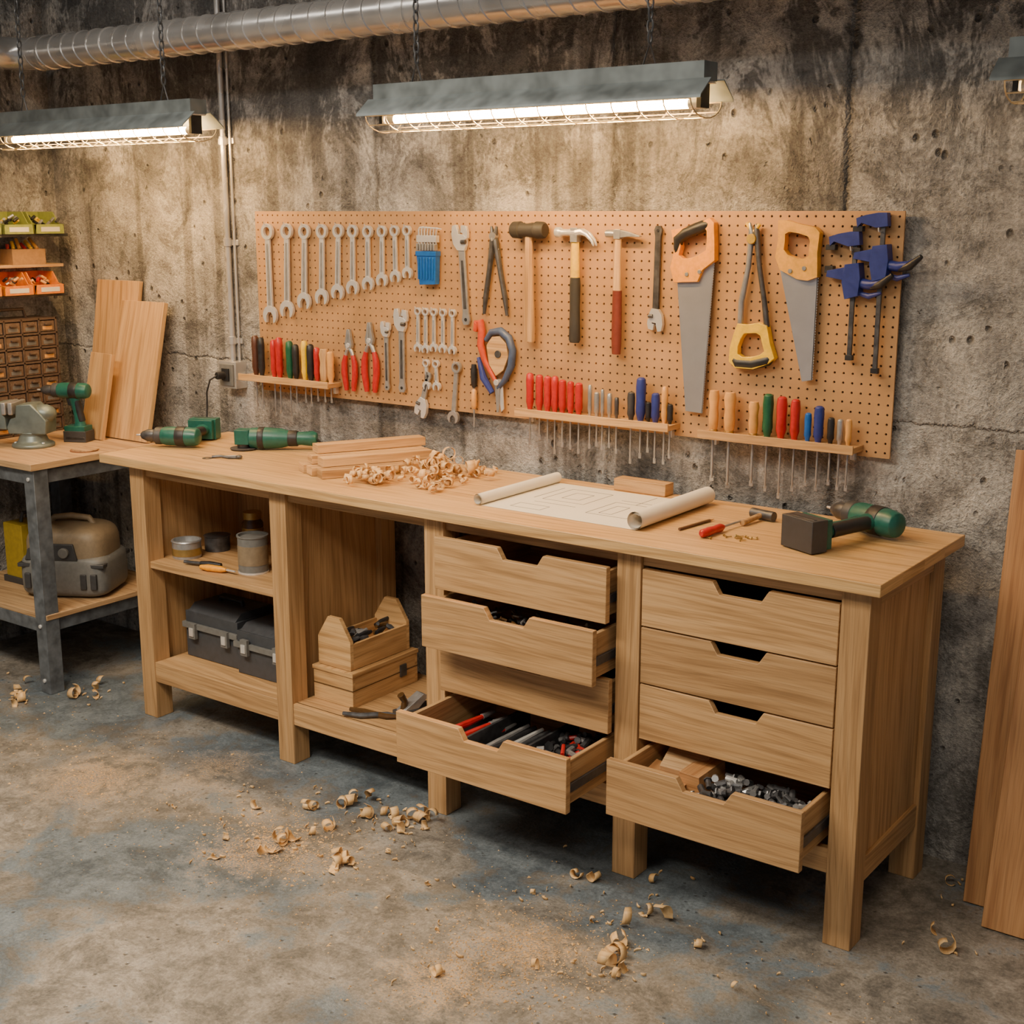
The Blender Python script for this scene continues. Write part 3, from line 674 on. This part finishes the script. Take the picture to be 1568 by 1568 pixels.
# ---------------------------------------------------------------- organiser + bins on the left wall
def organiser():
    m=M('parts_organizer'); x0,x1=-4.815,-4.66; y0,y1=2.93,3.25; z0,z1=.8705,1.33
    m.box((x0,y0,z0),(x0+.01,y1,z1),SMOKEF)
    rows,cols=8,4
    for i in range(rows+1):
        z=z0+(z1-z0-.008)*i/rows; m.box((x0,y0,z),(x1,y1,z+.008),SMOKEF)
    for j in range(cols+1):
        y=y0+(y1-y0-.008)*j/cols; m.box((x0,y,z0),(x1,y+.008,z1),SMOKEF)
    dz=(z1-z0-.008)/rows;dy=(y1-y0-.008)/cols
    for i in range(rows):
        for j in range(cols):
            ya=y0+.008+j*dy+.003; yb=y0+(j+1)*dy-.003; za=z0+.008+i*dz+.003; zb=z0+(i+1)*dz-.004
            m.box((x0+.02,ya,za),(x1-.004,yb,zb),SMOKE); m.box((x1-.004,(ya+yb)/2-.015,zb-.016),(x1+.008,(ya+yb)/2+.015,zb-.010),SMOKEF)
            m.box((x1-.0045,ya+.01,za+.006),(x1-.003,yb-.01,za+.020),AMBER if (i*3+j)%6==0 else MGREY)
    m.tube([((x0+x1)/2,y0+.09,z1),((x0+x1)/2,y0+.10,z1+.035),((x0+x1)/2,y1-.10,z1+.035),((x0+x1)/2,y1-.09,z1)],.007,SMOKEF,8)
    m.done(.0012)
organiser()
def bins(name,y0s,z,mat,cont):
    m=M(name)
    m.box((-4.818,min(y0s)-.02,z-.012),(-4.67,max(y0s)+.16,z),STEELD)
    for y in y0s:
        w=.125;xf=-4.655;xb=-4.81;h=.085;t=.004
        side=[(xb,z),(xf,z),(xf+.012,z+.035),(xf-.02,z+.040),(xf-.055,z+h),(xb,z+h)]
        m.prism(side,y,y+t,mat); m.prism(side,y+w-t,y+w,mat)
        m.box((xb,y,z),(xb+t,y+w,z+h),mat); m.box((xb,y,z),(xf,y+w,z+t),mat); m.box((xf-.004,y,z),(xf+.010,y+w,z+.036),mat)
        m.box((xf-.002,y+.02,z+.008),(xf+.0115,y+w-.02,z+.026),PAPER)
        for k in range(14):
            cx=R.uniform(xb+.02,xf-.01);cy=R.uniform(y+.015,y+w-.015);cz=z+.03+R.random()*.03
            a=R.random()*6.28; m.cyl((cx,cy,cz),(cx+.02*math.cos(a),cy+.02*math.sin(a),cz+.012),.006,R.choice(cont),seg=7)
    m.done(.001)
bins('storage_bins',(2.90,3.04,3.18),1.66,GLINER,[STEELM,BLACK,STEELD,YELLOW])
bins('storage_bins',(2.88,3.02,3.16),1.425,OBIN,[STEELM,RED,AMBER,BLACK])
m=M('cardboard_box')
m.box((-4.80,3.10,1.54),(-4.70,3.25,1.60),plain('cardboard',(.40,.22,.09),.8)); m.box((-4.818,2.86,1.528),(-4.70,3.33,1.54),PINE)
for k in range(6): m.cyl((-4.76+.01*k%3,3.12+.02*k,1.60),(-4.76,3.12+.02*k,1.62+.01*(k%3)),.007,[RED,YELLOW,AMBER][k%3],seg=8)
m.done(.001)
# ---------------------------------------------------------------- planks
def leanplank(name,x0,x1,zb,zt,yb,yt,th=.02,tilt=0,mat=PINED):
    m=M(name); L=math.hypot(zt-zb,yt-yb); a=math.atan2(yt-yb,zt-zb)
    rot=Matrix.Rotation(-a,3,'X')@Matrix.Rotation(math.radians(tilt),3,'Y')
    m.at(((x0+x1)/2,yb,zb+.004),mtx=rot); w=x1-x0
    m.box((-w/2,0,0),(w/2,th,L),mat,grain=2); return m.done(.0015)
leanplank('pine_plank',-4.545,-4.285,.87,1.475,3.27,3.375,mat=PINE)
leanplank('pine_plank',-4.37,-4.11,.870,1.40,3.225,3.350,mat=PINE)
leanplank('pine_plank',-4.44,-4.31,.870,1.20,3.165,3.235,mat=PINE,tilt=1.5)
leanplank('wood_plank',-.895,-.70,0,1.16,3.20,3.375,mat=PINED,tilt=-.5)
leanplank('wood_plank',-.818,-.57,0,1.10,3.10,3.330,mat=PINED)
leanplank('wood_plank',-.60,-.35,0,1.5,3.05,3.30,mat=PINED)
# ---------------------------------------------------------------- bench-top things
def boards():
    m=M('lumber_stack'); ang=math.atan2(.31,.17); z=.936
    for (ox,oy,k,da,L) in ((-2.985,2.94,0,0,.36),(-2.925,2.915,0,1,.36),(-2.865,2.90,0,0,.33),(-2.960,2.955,1,-1.5,.38),(-2.895,2.935,1,.5,.37),(-2.965,2.985,2,1,.37)):
        m.at((ox,oy,z+k*.0285),mtx=Matrix.Rotation(ang+math.radians(da),3,'Z'))
        m.box((0,-.027,0),(L,.027,.027),PINE,grain=0)
    m.done(.001)
boards()
def ribbon(m,c,r,turns,w,rot,grow=.35,twist=.3,mat=None,n=None):
    n=n or max(8,int(turns*12)); V=[];F=[]
    for i in range(n+1):
        a=2*math.pi*turns*i/n; rr=r*(1-grow*i/n); off=w*twist*i/n*2
        for s in (-.5,.5):
            ww=w*(.65+.35*math.sin(math.pi*min(1,i/n*1.05+.05)))
            V.append((rr*math.cos(a),s*ww+off,rr*math.sin(a)))
    for i in range(n): F.append((2*i,2*i+1,2*i+3,2*i+2))
    m.part(V,F,mat or SHAV,c,rot,0,True)
def shavings_pile():
    m=M('wood_shavings')
    for k in range(125):
        t=R.random()
        if t<.36: x=R.gauss(-2.575,.05); y=R.gauss(3.14,.05); hh=.035; r=R.uniform(.010,.025)
        elif t<.62: x=R.gauss(-2.685,.04); y=R.gauss(2.94,.035); hh=.018; r=R.uniform(.008,.017)
        else: x=R.uniform(-2.72,-2.40); y=R.uniform(2.90,3.28); hh=.004; r=R.uniform(.005,.016)
        ribbon(m,(x,y,.938+r*.95+R.random()*hh),r,R.uniform(.7,1.8),R.uniform(.012,.026),(R.uniform(-.5,.5),R.uniform(0,6.28),R.uniform(0,6.28)))
    ob=m.done(); s=ob.modifiers.new('s','SOLIDIFY'); s.thickness=.0006
shavings_pile()
FL=[(-2.631,2.6,1.2),(-2.489,2.623,1.2),(-2.362,2.638,1.2),(-2.315,2.714,1.4),(-2.33,2.69,1.1),(-2.5,2.511,1.2),(-2.557,2.36,1.4),(-2.53,2.40,1.1),(-2.727,2.319,.8),(-2.65,2.192,1),(-2.321,2.346,1.4),(-2.33,2.38,1.1),(-2.289,2.527,1),(-2.754,2.51,.9),(-1.74,2.705,1.1),(-1.512,2.625,1.4),(-1.475,2.456,1.5),(-1.45,2.42,1.3),(-1.806,2.571,.6),(-1.443,2.36,.7),(-1.779,2.147,.8),(-1.593,2.31,.7),(-1.572,2.794,.9),(-.872,2.98,1.3),(-.956,3.25,1),(-2.54,2.722,1.3),(-2.60,2.70,1.2),(-4.162,2.624,1.2),(-4.10,2.60,1.3),(-4.017,2.73,1.3),(-4.044,2.88,1.1),(-3.96,2.80,1.2),(-4.25,2.70,1.2),(-2.36,2.60,.9),(-2.43,2.70,1.1),(-2.27,2.66,1.0),(-1.35,2.62,.8),(-1.20,2.50,.6),(-2.05,2.45,.6),(-3.0,2.35,.6),(-2.9,2.55,.5),(-1.9,2.3,.6),(-1.60,2.55,.6)]
def floor_shavings():
    m=M('floor_shavings')
    for x,y,s in FL:
        for k in range(3 if s>1.35 else (2 if s>1 else 1)):
            r=.016*s*R.uniform(.8,1.3); w=.018*s*R.uniform(.8,1.4)
            ribbon(m,(x+R.uniform(-.03,.03)*s,y+R.uniform(-.03,.03)*s,max(r,w*.6)*.8+.002),r,R.uniform(.35,1.1),w,(R.uniform(-.4,.4),R.uniform(0,6.28),R.uniform(0,6.28)))
        for k in range(4):
            r=.012*R.uniform(.6,1.3); ribbon(m,(x+R.gauss(0,.05),y+R.gauss(0,.05),.0035),r,R.uniform(.15,.3),.008,(math.pi/2+R.uniform(-.2,.2),0,R.uniform(0,6.28)),n=5)
    ob=m.done(); s=ob.modifiers.new('s','SOLIDIFY'); s.thickness=.0007
    m=M('sawdust'); V=[];F=[]
    for k in range(4200):
        t=R.random()
        if t<.32: x,y=R.gauss(-2.55,.15),R.gauss(2.38,.10)
        elif t<.70: x,y=R.gauss(-1.68,.14),R.gauss(2.32,.13)
        elif t<.8: x,y=R.gauss(-3.3,.25),R.gauss(2.38,.15)
        else: x,y=R.uniform(-4.2,-.8),R.uniform(1.9,2.74)
        s=R.uniform(.0012,.0036)*(2.0 if R.random()<.07 else 1); a=R.random()*6.28;b=len(V)
        for q in range(3): V.append((x+s*math.cos(a+q*2.1),y+s*1.0*math.sin(a+q*2.1),.0004+R.random()*.001))
        V.append((x,y,.0012+s*.6)); F+=[(b,b+1,b+3),(b+1,b+2,b+3),(b+2,b,b+3)]
    m.part(V,F,SHAV); m.done()
floor_shavings()
def drawing():
    m=M('rolled_drawing'); z=.9362
    x0,x1,y0,y1=-2.225,-1.715,2.885,3.275
    m.box((x0,y0,z-.0006),(x1,y1,z),PAPER,grain=0)
    def ln(xa,ya,xb,yb,w=.0013):
        if abs(xa-xb)<1e-6: m.box((xa-w,min(ya,yb),z),(xa+w,max(ya,yb),z+.0002),INK)
        else: m.box((min(xa,xb),ya-w,z),(max(xa,xb),ya+w,z+.0002),INK)
    def rect(a,b,c,d): ln(a,b,c,b);ln(a,d,c,d);ln(a,b,a,d);ln(c,b,c,d)
    rect(-2.13,3.06,-1.99,3.22); rect(-2.09,3.10,-2.03,3.18); rect(-1.93,2.98,-1.80,3.14); rect(-1.90,3.0,-1.86,3.10)
    ln(-2.13,3.02,-1.99,3.02); ln(-1.93,3.17,-1.80,3.17); ln(-2.16,3.06,-2.16,3.22); ln(-1.865,3.14,-1.865,3.26); rect(-2.15,2.93,-2.05,2.98)
    for (x,r) in ((-2.228,.0165),(-1.712,.0255)):
        V=[];F=[];n=54;tn=2.6
        for i in range(n+1):
            a=-math.pi/2+2*math.pi*tn*i/n; q=r*(1-.30*i/n)
            for yy in (y0-.004,y1+.004): V.append((x+q*math.cos(a)*(1 if x<-2 else -1),yy,z+r+q*math.sin(a)))
        for i in range(n): F.append((2*i,2*i+1,2*i+3,2*i+2))
        m.part(V,F,PAPER,smooth=True,grain=1)
    m.done()
drawing()
m=M('wood_block'); m.box((-2.03,3.287,.9355),(-1.855,3.337,.972),PINE,grain=0); m.done(.002)
m=M('pencil'); m.cyl((-1.619,2.948,.9395),(-1.603,3.085,.9395),.004,plain('dark_brown',(.12,.06,.03),.5),seg=6,smooth=False); m.cyl((-1.603,3.085,.9395),(-1.6005,3.106,.9395),.004,PINE,.0006,seg=8); m.done()
def awl():
    m=M('red_chisel'); d=Vector((-1.508+1.533,3.197-2.906,0)).normalized(); p=Vector((-1.533,2.906,.9475))
    pts=[p+d*t for t in (0,.006,.03,.06,.09,.105)]; m.tube([tuple(q) for q in pts],[.006,.011,.0118,.010,.0112,.006],RED,12)
    m.tube([tuple(p+d*.10),tuple(p+d*.20),tuple(p+d*.235)],[.0035,.003,.003],STEELM,8); m.done()
    m=M('small_hammer'); q=Vector((-1.50,3.19,.950))
    m.cyl(tuple(q+Vector((-.035,.008,0))),tuple(q+Vector((.038,-.008,0))),.0135,STEELD,seg=14)
    m.tube([tuple(q),tuple(q+Vector((-.01,-.10,-.006)))],[.007,.008],PINE,10); m.done(.001)
awl()
def loose():
    m=M('loose_screws')
    for k in range(12):
        x=R.gauss(-1.435,.03);y=R.gauss(2.955,.03);a=R.random()*6.28;l=.016
        d=Vector((math.cos(a),math.sin(a),0)); p=Vector((x,y,.9385))
        m.cyl(tuple(p),tuple(p+d*l),.0014,BRASS,seg=6); m.cyl(tuple(p-d*.001),tuple(p+d*.002),.0032,BRASS,seg=8)
    m.done()
    m=M('hinge_hardware'); m.at((-3.37,2.945,.9355),mtx=Matrix.Rotation(.5,3,'Z'))
    m.ring(circ(-.045,0,.018,14),circ(-.045,0,.009,14),-.004,0,STEELD,rot=(math.radians(90),0,0),loc=(0,0,.001))
    m.tube([(-.03,0,.005),(.0,.01,.006),(.03,-.005,.005),(.06,.0,.005)],.005,STEELD,8); m.ell((.065,0,.007),(.012,.010,.007),STEELD)
    m.tube([(-.02,.03,.004),(.02,.02,.004),(.05,.03,.004)],.003,STEELM,6); m.done()
loose()
# ---------------------------------------------------------------- module A contents
def toolbox():
    m=M('toolbox'); m.at((-3.285,3.02,.2085),mtx=Matrix.Identity(3))
    TB=plain('toolbox_grey',(.055,.06,.068),.4)
    m.box((-.285,-.095,0),(-.02,.105,.115),TB); m.box((-.295,-.105,.105),(-.015,.115,.125),MGREY)
    m.box((-.285,-.095,.125),(-.02,.105,.165),TB)
    m.prism([(-.095,.165),(.105,.165),(.075,.190),(-.065,.190)],-.27,-.03,TB,axis=0)
    m.box((.0,-.115,0),(.275,.10,.10),TB); m.box((-.01,-.125,.093),(.28,.11,.112),MGREY)
    m.box((.0,-.115,.112),(.275,.10,.15),TB)
    m.prism([(-.11,.15),(.10,.15),(.07,.172),(-.08,.172)],.01,.265,TB,axis=0)
    for x in (-.235,-.07,.05,.205): 
        yy=-.105 if x<0 else -.125
        m.box((x-.016,yy-.010,.072),(x+.016,yy+.004,.128),MGREY); m.box((x-.010,yy-.014,.082),(x+.010,yy-.008,.112),STEEL)
    for xc in (-.15,.13): m.tube([(xc-.06,0,.18),(xc-.055,0,.205),(xc+.055,0,.205),(xc+.06,0,.18)],.008,BLACK,8)
    m.done(.005,segs=2)
toolbox()
z=.5705
m=M('tin_can'); m.lathe([(.050,0),(.050,.055),(.053,.058),(.051,.062),(.045,.062),(.045,.045)],STEELM,(-3.550,2.93,z),24); m.lathe([(.0515,.010),(.0515,.035)],BRASS,(-3.550,2.93,z),24); m.done()
m=M('tin_can'); m.lathe([(.045,0),(.045,.05),(.048,.053),(.040,.055)],STEELD,(-3.540,3.06,z),20); m.done()
m=M('glass_jar'); m.lathe([(.034,0),(.038,.006),(.038,.100),(.030,.112),(.030,.118)],BROWNG,(-3.43,3.13,z),22); m.lathe([(.033,.116),(.033,.140)],BRASS,(-3.43,3.13,z),22); m.lathe([(.0385,.03),(.0385,.085)],BRASS,(-3.43,3.13,z),22); m.done()
m=M('paint_can'); m.lathe([(.050,0),(.050,.120),(.053,.123),(.053,.128),(.047,.128),(.047,.119)],MGREY,(-3.215,2.93,z),26); m.lathe([(.0508,.03),(.0508,.095)],CREAM,(-3.215,2.93,z),26); m.lathe([(.052,.0),(.052,.006)],STEEL,(-3.215,2.93,z),26); m.done()
m=M('chisel'); p=Vector((-3.47,2.85,z+.011)); q=Vector((-3.33,2.89,z+.011)); m.tube([tuple(p),tuple(p.lerp(q,.5))],.006,STEELD,8); m.tube([tuple(p.lerp(q,.45)),tuple(p.lerp(q,.7)),tuple(q)],[.008,.011,.008],BLACK,10); m.done()
m=M('screwdriver'); p=Vector((-3.37,2.835,z+.012)); q=Vector((-3.27,2.858,z+.012)); m.tube([tuple(p),tuple(p.lerp(q,.3)),tuple(p.lerp(q,.8)),tuple(q)],[.007,.012,.011,.006],ORANGE,12); m.tube([tuple(q),tuple(q+Vector((.04,.003,0)))],.003,STEEL,8); m.done()
# ---------------------------------------------------------------- module B contents
def crate():
    m=M('wooden_box'); x0,x1,y0,y1,z0=-2.905,-2.735,2.885,3.20,.2075; h=.10;t=.012
    m.box((x0,y0,z0),(x1,y0+t,z0+h),PINE,grain=0); m.box((x0,y1-t,z0),(x1,y1,z0+h),PINE,grain=0)
    m.box((x0,y0+t,z0),(x0+t,y1-t,z0+h),PINE); m.box((x1-t,y0+t,z0),(x1,y1-t,z0+h),PINE); m.box((x0+t,y0+t,z0),(x1-t,y1-t,z0+.008),PINE)
    m.box((x0-.003,y0-.003,z0+h+.001),(x1+.003,y1+.003,z0+h+.014),PINE,grain=1)
    m.box((x0-.002,y0-.002,z0+.055),(x1+.002,y0,z0+.058),BROWNG); m.box((x1,y0,z0+.055),(x1+.0015,y1,z0+.058),BROWNG)
    m.box((x1,y1-.09,z0+.04),(x1+.006,y1-.06,z0+.08),STEELD); m.done(.0015)
    m=M('tool_tote'); z0=.2075+.116; x0,x1,y0,y1=-2.895,-2.755,2.90,3.185
    for ya in (y0,y1-.014):
        m.prism([(x0,z0),(x1,z0),(x1,z0+.095),((x0+x1)/2+.025,z0+.165),((x0+x1)/2-.025,z0+.165),(x0,z0+.095)],ya,ya+.014,PINE,axis=1)
    m.box((x0,y0+.014,z0),(x0+.010,y1-.014,z0+.085),PINE); m.box((x1-.010,y0+.014,z0),(x1,y1-.014,z0+.085),PINE); m.box((x0+.01,y0+.014,z0),(x1-.01,y1-.014,z0+.008),PINE)
    for k in range(22):
        c=Vector((R.uniform(x0+.03,x1-.03),R.uniform(y0+.05,y1-.04),z0+.07+R.random()*.025)); a=R.uniform(0,6.28)
        d=Vector((math.cos(a)*.4,math.sin(a),R.uniform(-.2,.3)))*.03
        m.tube([tuple(c-d),tuple(c),tuple(c+d)],[.007,.010,.006],R.choice([STEELD,BLACK,STEELM,BROWNG,STEELD]),8)
    m.done(.0015)
crate()
def planer():
    m=M('hand_plane'); m.at((-2.56,3.02,.2075),mtx=Matrix.Rotation(math.radians(75),3,'Z'))
    m.box((-.10,-.025,0),(.10,.025,.012),STEELD); m.prism([(-.09,.012),(-.03,.012),(.01,.045),(-.01,.055)],-.020,.020,STEELM)
    m.lathe([(.008,0),(.014,.012),(.012,.03),(.004,.036)],BROWNG,(.07,0,.012),14)
    m.tube([(-.075,0,.012),(-.07,0,.04),(-.085,0,.065)],[.011,.010,.012],BROWNG,10); m.done(.001)
    m=M('pliers'); m.at((-2.63,2.87,.2175),mtx=Matrix.Rotation(math.radians(25),3,'Z'))
    m.tube([(-.10,-.01,0),(-.04,-.018,0),(0,-.004,0),(.04,.008,0),(.08,.002,0)],[.007,.009,.009,.009,.005],STEELD,8)
    m.tube([(-.09,.03,0),(-.04,.02,0),(0,.004,0),(.04,-.008,0),(.08,-.002,0)],[.007,.009,.009,.009,.005],BROWNG,8); m.done()
    m=M('spokeshave'); m.at((-2.49,2.93,.2235),mtx=Matrix.Rotation(math.radians(100),3,'Z'))
    m.tube([(-.09,0,0),(-.04,0,.006),(0,0,.0),(.04,0,.006),(.09,0,0)],[.008,.012,.016,.012,.008],STEELD,10); m.done()
planer()
# ---------------------------------------------------------------- drawer contents
def heap(name,x0,x1,y0,y1,z,n,mats,r=.006,l=.02,hh=.02):
    m=M(name)
    for k in range(n):
        c=Vector((R.uniform(x0,x1),R.uniform(y0,y1),z+r+R.random()*hh)); a=R.random()*6.28; e=R.uniform(-.5,.5)
        d=Vector((math.cos(a),math.sin(a),e))*l*R.uniform(.5,1)
        mt=R.choice(mats); rr=r*R.uniform(.6,1.2)
        m.cyl(tuple(c-d/2),tuple(c+d/2),rr,mt,seg=8)
        if R.random()<.5: m.cyl(tuple(c+d/2),tuple(c+d/2+d*.15),rr*1.6,mt,seg=6)
    return m.done()
heap('socket_heap',-1.42,-1.155,2.69,2.86,.280,230,[STEELM,STEELD,STEELD,STEELD,STEEL],.008,.034,.065)
heap('screw_heap',-2.25,-1.76,2.735,2.86,.582,300,[STEELD,STEELM,BROWNG],.004,.022,.075)
m=M('wood_offcut'); m.box((-1.60,2.70,.272),(-1.49,2.84,.335),PINED,rot=(0,.2,.15)); m.box((-1.50,2.78,.272),(-1.44,2.90,.360),PINED,rot=(.1,0,-.1)); m.box((-1.58,2.80,.30),(-1.47,2.90,.365),PLY,rot=(.3,.1,.2)); m.done(.001)
def c4():
    m=M('drawer_tray')
    for x in (-2.10,-1.93): m.box((x,2.603,.27),(x+.008,2.95,.345),STEELD)
    m.box((-2.255,2.604,.2705),(-1.750,2.95,.274),BLACK)
    m.done(.001)
    m=M('red_pliers')
    for k in range(7):
        x=-2.235+.018*k; y=2.66+R.random()*.05; z=.30+.012*(k%3)
        m.tube([(x,y,z),(x+.02,y+.06,z+.006),(x+.03,y+.12,z+.010)],[.007,.010,.007],RED if k%4 else BLACK,8)
        m.tube([(x+.03,y+.12,z+.010),(x+.035,y+.17,z+.012)],[.009,.005],STEELM,8)
    m.done()
    m=M('files_and_rasps')
    for k in range(5):
        x=-2.07+.024*k; m.tube([(x,2.64+.01*k,.30+.008*(k%2)),(x+.02,2.74,.315),(x+.035,2.86,.325)],[.010,.009,.006],[STEELM,BLACK,STEEL,STEELD,STEELM][k],8)
    m.done()
c4()
heap('socket_heap',-1.91,-1.76,2.63,2.90,.276,150,[STEELD,STEELM,BLACK,RED,STEELD],.008,.036,.060)
# ---------------------------------------------------------------- camera + light
cam=bpy.data.cameras.new('camera'); co=bpy.data.objects.new('camera',cam); bpy.context.collection.objects.link(co)
cam.sensor_width=36; cam.lens=36*2021/1568; co.location=(0,0,1.743)
co.rotation_euler=Euler((math.radians(90-12.8),0,math.radians(36.2)))
bpy.context.scene.camera=co
w=bpy.data.worlds.new('world'); bpy.context.scene.world=w; w.use_nodes=True
w.node_tree.nodes['Background'].inputs[0].default_value=(.80,.88,1,1); w.node_tree.nodes['Background'].inputs[1].default_value=.24
def area(name,loc,rot,sx,sy,pw,col,spread=180):
    l=bpy.data.lights.new(name,'AREA'); l.shape='RECTANGLE'; l.size=sx; l.size_y=sy; l.energy=pw; l.color=col; l.spread=math.radians(spread)
    o=bpy.data.objects.new(name,l); bpy.context.collection.objects.link(o); o.location=loc; o.rotation_euler=[math.radians(r) for r in rot]
area('fill_light',(-2.9,.9,2.9),(12,0,0),2.2,.5,84,(1,.86,.68),130)  # added soft fill from the front left, no fitting modelled
area('fill_light',(-.7,.2,2.9),(16,0,10),2.0,.5,42,(1,.88,.72),130)  # second added front fill, weaker and further right
area('fill_light',(-2.9,2.25,2.92),(50,0,0),3.0,.15,13,(1,.93,.84),150)  # added fill to brighten the duct and upper wall
